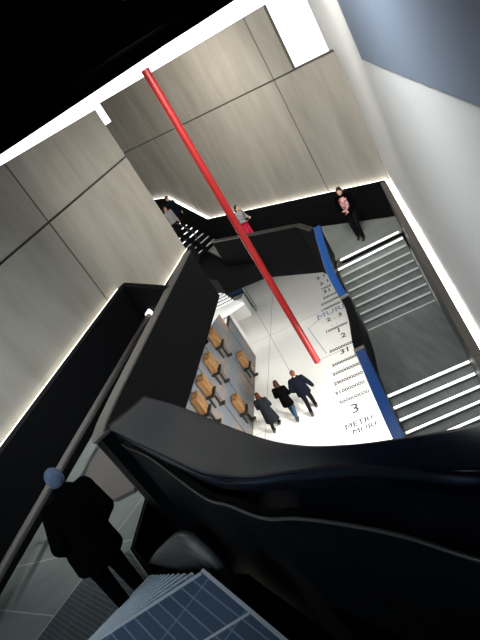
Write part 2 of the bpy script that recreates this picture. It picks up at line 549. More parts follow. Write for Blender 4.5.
# ------------------------------------------------------------------ void parapet on the left walkway
VP = root('walkway_parapet', 'tall black parapet between left walkway and the void', 'balustrade', (-1.1, 8.0, 7.1))
vo = Vector((-1.1, 8.0, 7.1))
vpath = catmull([(-1.66, 4.80, 8.62), (-1.80, 5.15, 8.45), (-2.02, 5.62, 8.24), (-1.87, 6.25, 8.2), (-0.98, 8.28, 8.2), (-0.08, 10.33, 8.2)], 5)
vin = ribbon(vpath, 0.13, 1)
bm = bmesh.new()
loft(bm, [[p - vo + Vector((0, 0, zb - p.z)), p - vo + Vector((0, 0, -0.03)), q - vo + Vector((0, 0, -0.03)), q - vo + Vector((0, 0, zb - q.z))]
          for p, q, zb in zip(vpath, vin, [5.5] * 11 + [6.0, 6.5] + [6.93 + 0.011 * q for q in range(40)])])
build('panel', bm, SATIN, VP)
bm = bmesh.new()
vc = ribbon(vpath, 0.15, 1)
loft(bm, [[p - vo + Vector((0, 0, -0.03)), p - vo, q - vo, q - vo + Vector((0, 0, -0.03))] for p, q in zip(vpath, vc)])
build('cap', bm, RIMG, VP)
bm = bmesh.new()
e0 = L0 + UL * 4.41
prism(bm, rel(strip((-0.80, 9.02), (e0.x, e0.y), -0.12), vo), -0.2, 1.1)
build('end_panel', bm, BLACK, VP)

# handrail of the walkway
HR = root('walkway_handrail', 'round dark handrail along black dado of left walkway with bright end', 'handrail', (-2.6, 7.9, 7.1))
ho = Vector((-2.6, 7.9, 7.1))
bm = bmesh.new()
tube(bm, [Vector(p) - ho for p in ((-4.62, 4.0, 7.5), (-3.92, 5.55, 7.5), (-3.0, 7.35, 7.52), (-1.42, 10.25, 7.58))], 0.055, 14)
build('rail', bm, RIMG, HR, True)
bm = bmesh.new()
tube(bm, [Vector(p) - ho for p in ((-1.46, 10.18, 7.585), (-1.40, 10.30, 7.585))], 0.075, 14)
o = build('end_cap', bm, LEDN, HR, True)
o['label'] = 'bright white end'
for t in (0.1, 0.35, 0.6, 0.85):
    p = Vector((-3.92, 5.55, 7.5)).lerp(Vector((-1.42, 10.25, 7.58)), t)
    bm = bmesh.new()
    tube(bm, [p - ho + Vector((0, 0, -0.03)), p - ho + Vector((-0.09, 0.05, -0.1)), p - ho + Vector((-0.20, 0.11, -0.1))], 0.015, 8)
    build('bracket', bm, IRON, HR, True)

# curved kerb at the turn of the landing
bm = bmesh.new()
kp = catmull([(-2.66, 7.0), (-2.95, 7.25), (-3.10, 6.95), (-3.05, 6.5), (-2.80, 6.05), (-2.35, 5.75)], 5) if False else None
kp = [(-2.55, 7.3), (-2.85, 7.40), (-3.05, 7.15), (-3.10, 6.8), (-3.03, 6.45), (-2.86, 6.15), (-2.6, 5.95), (-2.32, 5.9), (-2.2, 6.15), (-1.95, 6.8)]
prism(bm, kp, 7.09, 7.16)
tag(build('curved_kerb', bm, RIMG), 'low curved dark grey kerb at foot of black parapet near walking man', 'kerb')

# ------------------------------------------------------------------ near stair: platform, steps, side
NS = root('near_staircase', 'blue metal grating stair descending from the viewer to man in black', 'staircase', (-1.6, 3.2, 9.0))
no = Vector((-1.6, 3.2, 9.0))
P0 = Vector((-0.81, 2.0)); P1 = Vector((-2.25, 4.48))
NST = 12
rights, dirs = [], []
for k in range(NST + 1):
    t = k / NST
    p = P0.lerp(P1, t)
    ang = math.radians(-90 - 24 * t)
    rights.append(p)
    dirs.append(Vector((math.sin(ang), math.cos(ang))))
bm = bmesh.new()
plat = [P0, P0 + dirs[0] * 2.6, Vector((-3.41, -0.6)), Vector((0.35, -0.6)), Vector((0.02, 0.35))]
prism(bm, rel(plat, no), 9.1 - 0.3 - no.z, 9.1 - no.z)
build('platform', bm, GRATE, NS)
for k in range(1, NST):
    z = 9.1 - k * (2.0 / NST)
    a, b = rights[k - 1], rights[k]
    c, d = b + dirs[k] * 2.3, a + dirs[k - 1] * 2.3
    bm = bmesh.new()
    prism(bm, rel([a, b, c, d], no), z - 0.22 - no.z, z - 0.004 - no.z)
    build('tread', bm, GRATE, NS)
for k in range(0, NST):
    z = 9.1 - k * (2.0 / NST)
    p, d_ = rights[k], dirs[k]
    n = Vector((-d_.y, d_.x))
    n = n if n.y < 0 else -n
    bm = bmesh.new()
    w_ = 0.018 if k == 0 else 0.007
    q = [p, p + d_ * 2.3, p + d_ * 2.3 + n * w_, p + n * w_]
    prism(bm, rel(q, no), z - 0.03 - no.z, z + 0.004 - no.z)
    build('nosing', bm, EDGE, NS)
bm = bmesh.new()                          # bright edge bar along the right end of the platform
e1 = Vector((0.02, 0.35))
prism(bm, rel(strip(P0, e1, 0.018), no), 9.07 - no.z, 9.106 - no.z)
build('edge_bar', bm, EDGE, NS)
bm = bmesh.new()                          # cross bar seam on platform
s0 = P0.lerp(e1, 0.21)
prism(bm, rel(strip(s0, s0 + Vector((-2.3, 0.05)), 0.012), no), 9.09 - no.z, 9.105 - no.z)
build('cross_bar', bm, EDGE, NS)
bm = bmesh.new()                          # black side board under the right ends of the steps
sp = [Vector((0.03, 0.33))] + rights
sz = [9.05] + [9.1 - min(k + 1, NST) * (2.0 / NST) - 0.03 for k in range(NST + 1)]
rr = []
for i, (p, z) in enumerate(zip(sp, sz)):
    t = (sp[min(i + 1, len(sp) - 1)] - sp[max(i - 1, 0)]).normalized()
    n = Vector((t.y, -t.x))
    q = p + n * 0.01; w = p + n * 0.16
    rr.append([Vector((q.x - no.x, q.y - no.y, 5.5 - no.z)), Vector((q.x - no.x, q.y - no.y, z - no.z - 0.02)),
               Vector((w.x - no.x, w.y - no.y, z - no.z - 0.05)), Vector((w.x - no.x, w.y - no.y, 5.5 - no.z))])
loft(bm, rr)
build('side_board', bm, BLACK, NS)
# grating panel on the lower landing
bm = bmesh.new()
prism(bm, [(-3.02, 5.06), (-3.66, 4.545), (-4.6, 3.78), (-4.5, 3.4), (-2.28, 4.45), (-2.46, 4.98)], 7.08, 7.108)
tag(build('floor_grating', bm, GRATE2), 'dark metal grating panel on landing at foot of near stair', 'floor grating')

# bright curved metal plinth beside the foot of the stair
bm = bmesh.new()
base = catmull([(-2.231, 4.618, 7.1), (-1.95, 4.33, 7.1), (-1.517, 3.871, 7.1), (-1.345, 3.55, 7.1), (-1.2, 3.2, 7.1)], 5)
top = catmull([(-2.231, 4.618, 7.12), (-1.93, 4.32, 7.42), (-1.517, 3.871, 7.80), (-1.345, 3.60, 7.76), (-1.2, 3.2, 7.6)], 5)
loft(bm, [[a, a * 1.0 + (b - a) * 0.5 + Vector((-0.05, -0.06, 0)) * min(1, (b - a).length), b, b + Vector((0.06, 0.06, 0)), a + Vector((0.06, 0.06, 0))]
          for a, b in zip(base, top)])
tag(build('metal_plinth', bm, STEEL, None, True), 'bright curved brushed metal plinth beside lowest steps of near stair', 'plinth')

# ------------------------------------------------------------------ near balustrade with wide glossy cap
NB_ = root('near_balustrade', 'sweeping glossy black balustrade with wide cap nearest the viewer', 'balustrade', (-0.6, 2.4, 9.0))
nb = Vector((-0.6, 2.4, 9.0))
c_out = catmull([(-1.19, 4.846, 8.7), (-0.729, 3.626, 9.05), (-0.418, 2.613, 9.4), (-0.186, 1.826, 9.7), (-0.054, 1.418, 9.88), (0.058, 1.175, 9.99), (0.171, 1.009, 10.06), (0.315, 0.875, 10.1), (0.62, 0.70, 10.12)], 8)
c_in = catmull([(-1.647, 4.715, 8.7), (-1.036, 3.376, 9.0), (-0.597, 2.315, 9.36), (-0.334, 1.721, 9.66), (-0.143, 1.376, 9.85), (0.012, 1.122, 9.98), (0.116, 0.938, 10.06), (0.237, 0.769, 10.1), (0.50, 0.56, 10.12)], 8)
bm = bmesh.new()
rings = []
Zv = Vector((0, 0, 1))
for o_, i_ in zip(c_out, c_in):
    o_, i_ = o_ - nb, i_ - nb
    u = (i_ - o_)
    r = 0.10 * u
    f = 0.075 + 0.03 * u.length
    rings.append([o_ - Zv * 0.35, o_ - Zv * 0.02, o_ + r * 0.3, o_ + r, i_ - r, i_ - r * 0.3 - Zv * 0.004, i_ - Zv * 0.018, i_ - Zv * f,
                  i_ - u * 0.25 - Zv * (f + 0.01), i_ - u * 0.3 - Zv * 0.35])
loft(bm, rings)
build('cap', bm, GLOSS, NB_, True)
rim = catmull([(-1.70, 4.87, 8.20), (-1.669, 4.787, 8.4), (-1.55, 4.50, 8.50), (-1.245, 3.876, 8.65), (-0.724, 2.505, 9.1), (-0.523, 2.061, 9.3), (-0.345, 1.646, 9.5),
               (-0.22, 1.48, 9.57), (-0.11, 1.329, 9.62), (0.051, 1.076, 9.7), (0.176, 0.877, 9.72), (0.42, 0.56, 9.72)], 6)
bm = bmesh.new()
tube(bm, [p - nb for p in rim], 0.008, 8)
build('panel_rim', bm, RIMG, NB_, True)
off = ribbon(rim, 0.05, 1)
seam_i = min(range(len(rim)), key=lambda i: (rim[i] - Vector((-0.11, 1.329, 9.62))).length)
seam_j = min(range(len(rim)), key=lambda i: (rim[i] - Vector((-0.523, 2.061, 9.3))).length)
for i0, i1 in ((0, seam_j), (seam_j, seam_i), (seam_i, len(rim) - 1)):
    bm = bmesh.new()
    rr = []
    for i in range(i0, i1 + 1):
        p, q = rim[i] - nb, off[i] - nb
        if i == i0 and i0:
            p = p.lerp(rim[i + 1] - nb, 0.12); q = q.lerp(off[i + 1] - nb, 0.12)
        lo = 5.5 - nb.z
        rr.append([Vector((p.x, p.y, lo)), p - Zv * 0.004, q - Zv * 0.004, Vector((q.x, q.y, lo))])
    loft(bm, rr)
    build('inner_panel', bm, SATIN, NB_)
bm = bmesh.new()
oo = ribbon(c_out, 0.05, 1)
loft(bm, [[p - nb - Zv * 1.9, p - nb - Zv * 0.30, q - nb - Zv * 0.30, q - nb - Zv * 1.9] for p, q in zip(c_out, oo)])
build('outer_skin', bm, SATIN, NB_)
bm = bmesh.new()                          # end face under the nose
prism(bm, rel([(-1.16, 4.80), (-1.45, 4.86), (-1.70, 4.78), (-1.72, 4.90), (-1.45, 4.97), (-1.14, 4.92)], nb), 5.5 - nb.z, 8.42 - nb.z)
build('end_panel', bm, SATIN, NB_)

# ------------------------------------------------------------------ small staircase at the back left
SS = root('back_staircase', 'small dark staircase with lit nosings rising behind left concrete wall', 'staircase', (0.6, 22.0, 4.6))
s3 = Vector((0.6, 22.0, 4.6))
pb0 = A0 + UB * 8.95 - NB * 0.08
for k in range(14):
    a = pb0 + UB * (0.245 * k)
    b = a - NB * 1.75
    c = b + UB * 0.245; d = a + UB * 0.245
    z = 0.18 * (k + 1)
    bm = bmesh.new()
    prism(bm, rel([a, b, c, d], s3), z - 0.4 if k > 1 else 0.0, z)
    build('tread', bm, SATIN, SS)
    for w0, w1 in ((0.12, 0.62), (0.9, 1.5)):
        bm = bmesh.new()
        a2, b2 = a - NB * w0, a - NB * w1
        prism(bm, rel([a2, b2, b2 + UB * 0.06, a2 + UB * 0.06], s3), z - 0.02, z + 0.012)
        build('nosing_strip', bm, LEDN if k > 2 else LEDD, SS)
bm = bmesh.new()
h0 = pb0 - NB * 0.76
tube(bm, [(h0.x - s3.x, h0.y - s3.y, 0.95), (h0.x - s3.x + UB.x * 3.2, h0.y - s3.y + UB.y * 3.2, 0.95 + 0.735 * 3.2)], 0.03, 8)
build('handrail', bm, IRON, SS, True)
for k in (0.1, 1.1, 2.1, 3.1):
    q = h0 + UB * k
    bm = bmesh.new()
    tube(bm, [(q.x - s3.x, q.y - s3.y, 0.735 * k + 0.05), (q.x - s3.x, q.y - s3.y, 0.735 * k + 0.95)], 0.02, 8)
    build('post', bm, IRON, SS, True)

# ------------------------------------------------------------------ red hanging tube
bm = bmesh.new()
N = 24
rings = [[(0.093 * math.cos(2 * math.pi * k / N), 0.093 * math.sin(2 * math.pi * k / N), z) for k in range(N)] for z in (0, 0.01, 8.5, 8.51)]
loft(bm, rings)
RT = build('red_pole', bm, RED, None, True)
RT.location = (1.19, 12.94, 2.85)
tag(RT, 'tall slender bright red pole hanging upright in the middle of the void', 'pole')
bm = bmesh.new()
loft(bm, [[(0.097 * math.cos(2 * math.pi * k / N), 0.097 * math.sin(2 * math.pi * k / N), z) for k in range(N)] for z in (8.43, 8.52)])
build('end_collar', bm, REDTOP, RT)
bm = bmesh.new()
loft(bm, [[(0.097 * math.cos(2 * math.pi * k / N), 0.097 * math.sin(2 * math.pi * k / N), z) for k in range(N)] for z in (-0.005, 0.05)])
build('foot_collar', bm, REDTOP, RT)
bm = bmesh.new()
tube(bm, [(0, 0, 8.5), (0, 0, 9.27)], 0.003, 6)
build('hanging_wire', bm, CEIL, RT)

# ------------------------------------------------------------------ steel plate wall with timber blocks (hall)
UPW = Vector((-0.303, -0.953))           # towards the viewer
NPW = Vector((0.953, -0.303))            # faces the hall
E0 = Vector((-0.27, 20.48))


def pw(s, out=0.0):
    return E0 + UPW * s + NPW * out


bm = bmesh.new()
prism(bm, [pw(-0.42), pw(9), pw(9, -0.3), pw(-0.42, -0.3)], 0, [2.40, 2.40, 2.40, 2.40])
prism(bm, [pw(1.2), pw(9), pw(9, -0.3), pw(1.2, -0.3)], 2.40, [3.0, 5.0, 5.0, 3.0])
struct(build('wall_hall_display', bm, WHITE))
bm = bmesh.new()
prism(bm, [pw(0.0, 0.004), pw(8.6, 0.004), pw(8.6), pw(0.0)], 0.01, 2.38)
prism(bm, [pw(1.25, 0.004), pw(8.6, 0.004), pw(8.6), pw(1.25)], 2.38, [2.95, 4.8, 4.8, 2.95])
struct(build('trim_9', bm, IRON))
bounds = [0.03, 0.95, 2.45, 4.05, 5.45, 6.85, 8.3]
HTOP = 3.05
for k in range(6):
    for (z0, z1) in ((0.02, 2.20), (2.215, 3.2)):
        s0, s1 = bounds[k] + 0.04, bounds[k + 1] - 0.04
        if z0 > 2 and k == 0: continue
        zz = [z1] * 4
        if z0 > 2:
            f0, f1 = 2.97 + 0.256 * (s0 - 1.2), 2.97 + 0.256 * (s1 - 1.2)
            zz = [f0, f1, f1, f0]
        o = E0 + UPW * ((s0 + s1) / 2)
        bm = bmesh.new()
        prism(bm, rel([pw(s0, 0.02), pw(s1, 0.02), pw(s1, 0.005), pw(s0, 0.005)], o), 0, [z - z0 for z in zz])
        p = build('steel_plate', bm, PLATE)
        p.location = (o.x, o.y, z0)
        nm = ['second', 'third', 'fourth', 'fifth', 'sixth']
        where = ('endmost' if k == 0 else nm[k - 1] + ' from the far end') + ' of the hall display wall'
        tag(p, ('tall rust stained steel plate, ' if z0 < 1 else 'short upper steel plate, ') + where, 'steel plate', 'steel plates on display wall')
blocks = [(3.22, 3.18, 'farthest timber block in the upper row on steel plates'), (4.78, 3.15, 'second timber block of upper row on steel plates'),
          (6.14, 3.28, 'third timber block of upper row on steel plates'), (7.13, 3.38, 'nearest timber block of upper row, half hidden by black cap'),
          (2.06, 1.26, 'far timber block of lower row on steel plates'), (4.83, 1.33, 'near timber block of lower row on steel plates')]
for s, z, lab in blocks:
    c = pw(s, 0.04)
    r = root('timber_block', lab, 'wood block', (c.x, c.y, z - 0.3), 'timber blocks on steel plates')
    ax = Matrix(((UPW.x, NPW.x), (UPW.y, NPW.y)))

    def loc(u, v, w):
        q = UPW * u + NPW * v
        return Vector((q.x, q.y, w))

    def bx(name, u0, u1, v0, v1, w0, w1, m, jit=0.0):
        bm = bmesh.new()
        pts = [loc(u, v, 0) for u, v in ((u0, v0), (u1, v0), (u1, v1), (u0, v1))]
        prism(bm, [(p.x, p.y) for p in pts], w0, w1)
        if jit:
            bmesh.ops.bevel(bm, geom=bm.edges[:], offset=0.012, segments=1, affect='EDGES')
            for v in bm.verts:
                v.co += Vector((random.uniform(-jit, jit), random.uniform(-jit, jit), random.uniform(-jit, jit)))
        return build(name, bm, m, r)
    bx('timber', -0.21, 0.0, 0.02, 0.24, 0.02, 0.60, WOOD, 0.012)
    bx('timber', 0.005, 0.19, 0.02, 0.21, 0.0, 0.57, WOOD, 0.012)
    bx('bracket_shelf', -0.26, 0.26, 0.0, 0.3, -0.07, -0.03, IRON)
    bx('bracket_post', -0.40, -0.34, 0.0, 0.07, -0.75, 0.35, IRON)
    bx('bracket_foot', -0.42, -0.28, 0.0, 0.2, -0.80, -0.74, IRON)
    bx('bracket_post', 0.05, 0.10, 0.0, 0.06, -0.55, -0.05, IRON)

# white canopy slab with slats at far end of the plate wall, and white wedge partition
bm = bmesh.new()
prism(bm, [(-1.6, 20.15), (-0.30, 19.98), (0.49, 20.05), (0.30, 20.63), (-0.67, 20.90), (-1.6, 21.1)], 2.48, 2.6)
CN = build('canopy_slab', bm, WHITE, None, origin=Vector((-0.4, 20.5, 2.48)))
tag(CN, 'white canopy slab with slats over far end of steel plate wall', 'canopy')
bm = bmesh.new()
prism(bm, [(0.30, 20.66), (-0.67, 20.93), (-1.6, 21.1), (-1.6, 23.4), (-0.1, 22.9), (0.22, 22.0)], 2.40, 2.46)
build('slat_bed', bm, IRON, CN).matrix_parent_inverse = CN.matrix_world.inverted()
CN_in = Matrix.Translation(-Vector((-0.4, 20.5, 2.48)))
for o in list(CN.children):
    o.matrix_parent_inverse = CN_in
for k in range(5):
    y = 21.15 + 0.36 * k
    bm = bmesh.new()
    prism(bm, [(-1.5, y + 0.28), (0.22 - 0.05 * k, y - 0.18), (0.22 - 0.05 * k, y - 0.05), (-1.5, y + 0.41)], 2.47, 2.52)
    o = build('slat', bm, SLATGLOW, CN)
    o.matrix_parent_inverse = CN_in
bm = bmesh.new()
prism(bm, [(0.62, 24.2), (0.86, 24.65), (-0.5, 25.4), (-0.86, 24.95)], 0.0, [1.05, 1.05, 1.05, 1.05])
tag(build('white_plinth', bm, WHITE), 'low white plinth on hall floor beyond steel plate wall', 'plinth')
bm = bmesh.new()                          # navy partition behind with glass edge
prism(bm, [(0.95, 24.9), (-3.5, 27.2), (-3.4, 27.5), (1.05, 25.15)], 0, 3.88)
struct(build('wall_hall_navy', bm, NAVY))
bm = bmesh.new()
prism(bm, [(0.90, 24.35), (1.02, 24.95), (1.08, 24.94), (0.96, 24.34)], 0, 3.4)
tag(build('glass_screen', bm, GLASS), 'narrow green glass screen at edge of navy wall in hall', 'screen')

# ------------------------------------------------------------------ lettering on the hall floor
LT = root('floor_lettering', 'rows of dark numbers lettered on the white hall floor beside right staircase balustrade', 'floor lettering', (2.3, 16, 0.0))


def text(s, x, y, size, m=INK, az=106.0, sx=1.0):
    cu = bpy.data.curves.new('t', 'FONT')
    cu.body = s
    cu.size = size
    cu.align_x = 'CENTER'
    cu.extrude = 0.0015
    cu.bevel_depth = 0.007
    cu.bevel_resolution = 0
    cu.resolution_u = 2
    o = bpy.data.objects.new('t', cu)
    C.objects.link(o)
    dg = bpy.context.evaluated_depsgraph_get()
    me = bpy.data.meshes.new_from_object(o.evaluated_get(dg))
    bpy.data.objects.remove(o)
    t = link('text_row', me, LT, m)
    t.location = (x - 2.3, y - 16, 0.001)
    t.rotation_euler = (0, 0, math.radians(90 - az))
    t.scale = (sx, 1, 1)
    return t


rows = [('MURI', 1.36, 12.82, 0.34, INK), ('METRI', 1.33, 13.17, 0.34, INK), ('3', 1.50, 13.75, 0.62, INK), ('. . .', 1.62, 14.18, 0.3, INKB),
        ('300000000', 1.74, 14.38, 0.24, INK), ('. . .', 1.80, 14.66, 0.3, INKB), ('310000000', 1.84, 14.92, 0.24, INK), ('. . .', 1.9, 15.15, 0.3, INKB),
        ('290000000', 2.02, 15.42, 0.24, INK), ('. . .', 2.06, 15.68, 0.3, INKY), ('200000000', 2.20, 15.95, 0.24, INK), ('. . .', 2.2, 16.22, 0.3, INKB),
        ('200000000', 2.40, 16.45, 0.24, INK), ('31', 2.62, 16.95, 0.42, INK), ('30000000', 2.62, 17.35, 0.24, INK), ('2', 3.0, 17.9, 0.45, INK), ('1', 3.02, 18.4, 0.45, INK),
        ('10000000', 3.05, 18.75, 0.24, INK), ('. .', 3.1, 19.1, 0.4, INKB), ('2 . 3', 3.3, 19.5, 0.4, INK), ('MURI', 3.35, 20.0, 0.55, INKB), ('1000000', 3.55, 20.5, 0.26, INK),
        ('2000000', 3.75, 20.95, 0.26, INK), ('30000', 3.9, 21.4, 0.26, INK), ('31', 4.0, 21.9, 0.4, INK), ('1000', 4.1, 22.3, 0.26, INK), ('2 1', 4.25, 22.8, 0.4, INK), ('3 1', 4.35, 23.5, 0.4, INK)]
for s, x, y, sz, m in rows:
    text(s, x, y, sz, m, sx=1.0)
for (a, b) in (((0.85, 13.6), (2.0, 13.25)), ((1.2, 14.95), (2.2, 14.62)), ((1.55, 17.5), (2.9, 17.1)), ((2.2, 20.0), (2.05, 17.6)), ((2.2, 20.0), (3.0, 20.15))):
    bm = bmesh.new()
    prism(bm, rel(strip(a, b, 0.03), (2.3, 16)), 0.002, 0.005)
    build('ruled_line', bm, INKB, LT)


# ------------------------------------------------------------------ people
def capsule(bm, p, q, r0, r1, n=10, h=3):
    p, q = Vector(p), Vector(q)
    ax = (q - p)
    L = ax.length
    ax = ax / L if L > 1e-6 else Vector((0, 0, 1))
    a = ax.orthogonal().normalized()
    b = ax.cross(a)
    rings = []
    prof = [(p - ax * r0 * math.cos(math.pi / 2 * k / h), r0 * math.sin(math.pi / 2 * k / h)) for k in range(1, h + 1)]
    prof += [(q + ax * r1 * math.sin(math.pi / 2 * k / h), r1 * math.cos(math.pi / 2 * k / h)) for k in range(0, h)]
    for c, r in prof:
        rings.append([c + (a * math.cos(2 * math.pi * k / n) + b * math.sin(2 * math.pi * k / n)) * r for k in range(n)])
    loft(bm, rings)


def ell(bm, c, r, rot=None, n=14):
    mtx = Matrix.Translation(Vector(c)) @ (rot.to_4x4() if rot else Matrix.Identity(4)) @ Matrix.Diagonal((*r, 1))
    bmesh.ops.create_uvsphere(bm, u_segments=n, v_segments=n // 2 + 2, radius=1.0, matrix=mtx)


def eloft(bm, secs, n=18):
    """sections (cx, cy, z, rx, ry)"""
    loft(bm, [[Vector((cx + rx * math.cos(2 * math.pi * k / n), cy + ry * math.sin(2 * math.pi * k / n), z)) for k in range(n)] for cx, cy, z, rx, ry in secs])


def fuse(name, bm, m, parent, voxel, smooth=3):
    bmesh.ops.recalc_face_normals(bm, faces=bm.faces)
    me = bpy.data.meshes.new(name)
    bm.to_mesh(me)
    bm.free()
    o = bpy.data.objects.new(name, me)
    C.objects.link(o)
    r = o.modifiers.new('r', 'REMESH')
    r.mode = 'VOXEL'
    r.voxel_size = voxel
    if smooth:
        s = o.modifiers.new('s', 'SMOOTH')
        s.iterations = smooth
        s.factor = 0.5
    dg = bpy.context.evaluated_depsgraph_get()
    me2 = bpy.data.meshes.new_from_object(o.evaluated_get(dg))
    bpy.data.objects.remove(o)
    bpy.data.meshes.remove(me)
    me2.name = name
    for p in me2.polygons:
        p.use_smooth = True
    me2.materials.clear()
    return link(name, me2, parent, m)


def cloth(name, c, c2=None):
    return mat(name, c, 0.9, 0, 0.04, (c2 or tuple(x * 1.5 for x in c), (22, 22, 22), 3, 0.35, 0.7))


SKIN = mat('skin', (0.52, 0.30, 0.21), 0.55, 0, 0.4)
EYE = mat('eye', (0.05, 0.04, 0.035), 0.2)
SHOE = mat('black_leather', (0.012, 0.011, 0.011), 0.4)


def person(label, loc, face_az, H, pose, wear, voxel=0.011, group=None):
    """face_az: compass direction (0 = +Y, 90 = +X) the person faces. Local: +Y front, +X right."""
    r = root('person', label, 'person', loc, group, math.radians(-face_az))
    k = H / 1.75
    r.rotation_euler = (0, math.radians(pose.get('tilt', 0)), math.radians(-face_az))
    r.scale = (k, k, k)
    lx, ly = pose.get('lean', (0, 0))

    def L(p):
        p = Vector(p)
        h = max(0.0, p.z - 0.9)
        return Vector((p.x + lx * h, p.y + ly * h, p.z))
    hipR, hipL = Vector((0.09, 0, 0.90)), Vector((-0.09, 0, 0.90))
    legs = pose.get('legs', {})
    kneeR = Vector(legs.get('kr', (0.10, 0.03, 0.49))); ankR = Vector(legs.get('ar', (0.10, -0.01, 0.09)))
    kneeL = Vector(legs.get('kl', (-0.10, 0.03, 0.49))); ankL = Vector(legs.get('al', (-0.10, -0.01, 0.09)))
    arms = pose.get('arms', {})
    shR, shL = L((0.185, -0.01, 1.41)), L((-0.185, -0.01, 1.41))
    elR = L(arms.get('er', (0.25, -0.04, 1.13))); wrR = L(arms.get('wr', (0.25, 0.05, 0.89)))
    elL = L(arms.get('el', (-0.25, -0.04, 1.13))); wrL = L(arms.get('wl', (-0.25, 0.05, 0.89)))
    hx, hy = pose.get('head', (0, 0))
    hc = L((hx, 0.03 + hy, 1.635))
    # body: one continuous surface
    bm = bmesh.new()
    secs = [(0.86, .15, .105), (0.95, .165, .118), (1.08, .142, .10), (1.22, .158, .112), (1.35, .178, .112), (1.43, .13, .085), (1.50, .062, .062)]
    eloft(bm, [(*L((0, 0, z)).xy, z, a, b) for z, a, b in secs])
    capsule(bm, L((0, 0.0, 1.42)), hc - Vector((0, 0.015, 0.06)), 0.058, 0.052)
    ell(bm, hc, (0.075, 0.092, 0.115))
    ell(bm, hc + Vector((0, 0.035, -0.06)), (0.055, 0.058, 0.06))
    capsule(bm, hc + Vector((0, 0.085, 0.01)), hc + Vector((0, 0.108, -0.025)), 0.010, 0.016)
    capsule(bm, hc + Vector((-0.02, 0.085, -0.065)), hc + Vector((0.02, 0.085, -0.065)), 0.010, 0.010)
    for sx in (-1, 1):
        ell(bm, hc + Vector((0.076 * sx, -0.005, -0.005)), (0.012, 0.022, 0.034))
    for sh, el, wr in ((shR, elR, wrR), (shL, elL, wrL)):
        capsule(bm, L((0, 0, 1.36)).lerp(sh, 0.55), sh, 0.075, 0.058)
        capsule(bm, sh, el, 0.054, 0.041)
        capsule(bm, el, wr, 0.042, 0.028)
        d = (wr - el).normalized()
        side = 1 if sh is shR else -1
        fwd = Vector((0, 1, 0)) - d * d.y
        fwd = fwd.normalized() if fwd.length > 1e-3 else Vector((0, 0, 1))
        lat = d.cross(fwd) * 1.0
        palm = wr + d * 0.055
        for j, (o_, ln) in enumerate(((0.030, 0.068), (0.010, 0.076), (-0.010, 0.070), (-0.029, 0.055))):
            kn = wr + d * 0.092 + fwd * o_
            capsule(bm, wr + d * 0.02 + fwd * o_ * 0.6, kn, 0.0125, 0.0115, 8)
            inw = Vector((-side, 0, 0))
            mid = kn + (d * 0.9 + inw * 0.35).normalized() * ln * 0.55
            tip = mid + (d * 0.6 + inw * 0.75).normalized() * ln * 0.45
            capsule(bm, kn, mid, 0.0095, 0.009, 8)
            capsule(bm, mid, tip, 0.009, 0.008, 8)
        th0 = wr + d * 0.025 + fwd * 0.025
        th1 = th0 + (fwd * 0.7 + d * 0.7).normalized() * 0.045
        capsule(bm, th0, th1, 0.0135, 0.011, 8)
        capsule(bm, th1, th1 + (d * 0.9 + fwd * 0.2).normalized() * 0.032, 0.011, 0.009, 8)
    for hp, kn, an in ((hipR, kneeR, ankR), (hipL, kneeL, ankL)):
        capsule(bm, hp, kn, 0.082, 0.055)
        capsule(bm, kn, an, 0.055, 0.038)
        capsule(bm, an + Vector((0, -0.03, -0.04)), an + Vector((0, 0.14, -0.05)), 0.036, 0.028)
    fuse('body', bm, wear.get('skin', SKIN), r, 0.0085 if voxel < 0.012 else 0.011, 2)
    for sx in (-1, 1):
        bm = bmesh.new()
        ell(bm, hc + Vector((0.031 * sx, 0.083, 0.008)), (0.011, 0.008, 0.007), n=10)
        build('eye', bm, EYE, r, True)
    # trousers
    bm = bmesh.new()
    tw = wear.get('leg_r', 1.0)
    eloft(bm, [(0, 0, 0.84, .155, .115), (0, 0, 0.95, .178, .128), (*L((0, 0, 1.05)).xy, 1.05, .155, .112)])
    for hp, kn, an in ((hipR, kneeR, ankR), (hipL, kneeL, ankL)):
        capsule(bm, hp, kn, 0.098 * tw, 0.072 * tw)
        capsule(bm, kn, an + (kn - an) * 0.06, 0.072 * tw, 0.058 * tw)
    fuse('trousers', bm, wear['legs'], r, voxel)
    # shoes
    for an in (ankR, ankL):
        bm = bmesh.new()
        capsule(bm, an + Vector((0, -0.03, -0.035)), an + Vector((0, 0.15, -0.045)), 0.05, 0.04)
        capsule(bm, an + Vector((0, -0.01, 0.05)), an + Vector((0, 0.0, -0.03)), 0.05, 0.05)
        zmin = an.z - 0.09
        fuse('shoe', bm, wear.get('shoes', SHOE), r, voxel)
    # coat: torso to hem with sleeves
    hem, flare = wear['hem'], wear.get('flare', 0.03)
    bulk = wear.get('bulk', 1.0)
    bm = bmesh.new()
    s2 = []
    steps = 5
    for i in range(steps + 1):
        z = hem + (0.92 - hem) * i / steps if hem < 0.9 else None
        if z is not None:
            e = flare * (0.92 - z) / 0.3
            s2.append((0, 0.01, z, (0.195 + e) * bulk, (0.145 + e * 0.8) * bulk))
    top = [(1.08, .178, .130), (1.22, .190, .138), (1.35, .205, .135), (1.42, .175, .112), (1.475, .105, .09), (1.53, .078, .08)]
    if hem >= 0.9:
        s2.append((*L((0, 0.005, hem)).xy, hem, .185 * bulk, .135 * bulk))
        top = [t for t in top if t[0] > hem + 0.03]
    s2 += [(*L((0, 0.005, z)).xy, z, a * bulk, b * bulk) for z, a, b in top]
    eloft(bm, s2, 22)
    for sh, el, wr in ((shR, elR, wrR), (shL, elL, wrL)):
        capsule(bm, L((0, 0, 1.34)).lerp(sh, 0.6), sh, 0.10 * bulk, 0.082 * bulk)
        capsule(bm, sh, el, 0.080 * bulk, 0.066 * bulk)
        capsule(bm, el, wr + (el - wr) * 0.04, 0.066 * bulk, 0.052 * bulk)
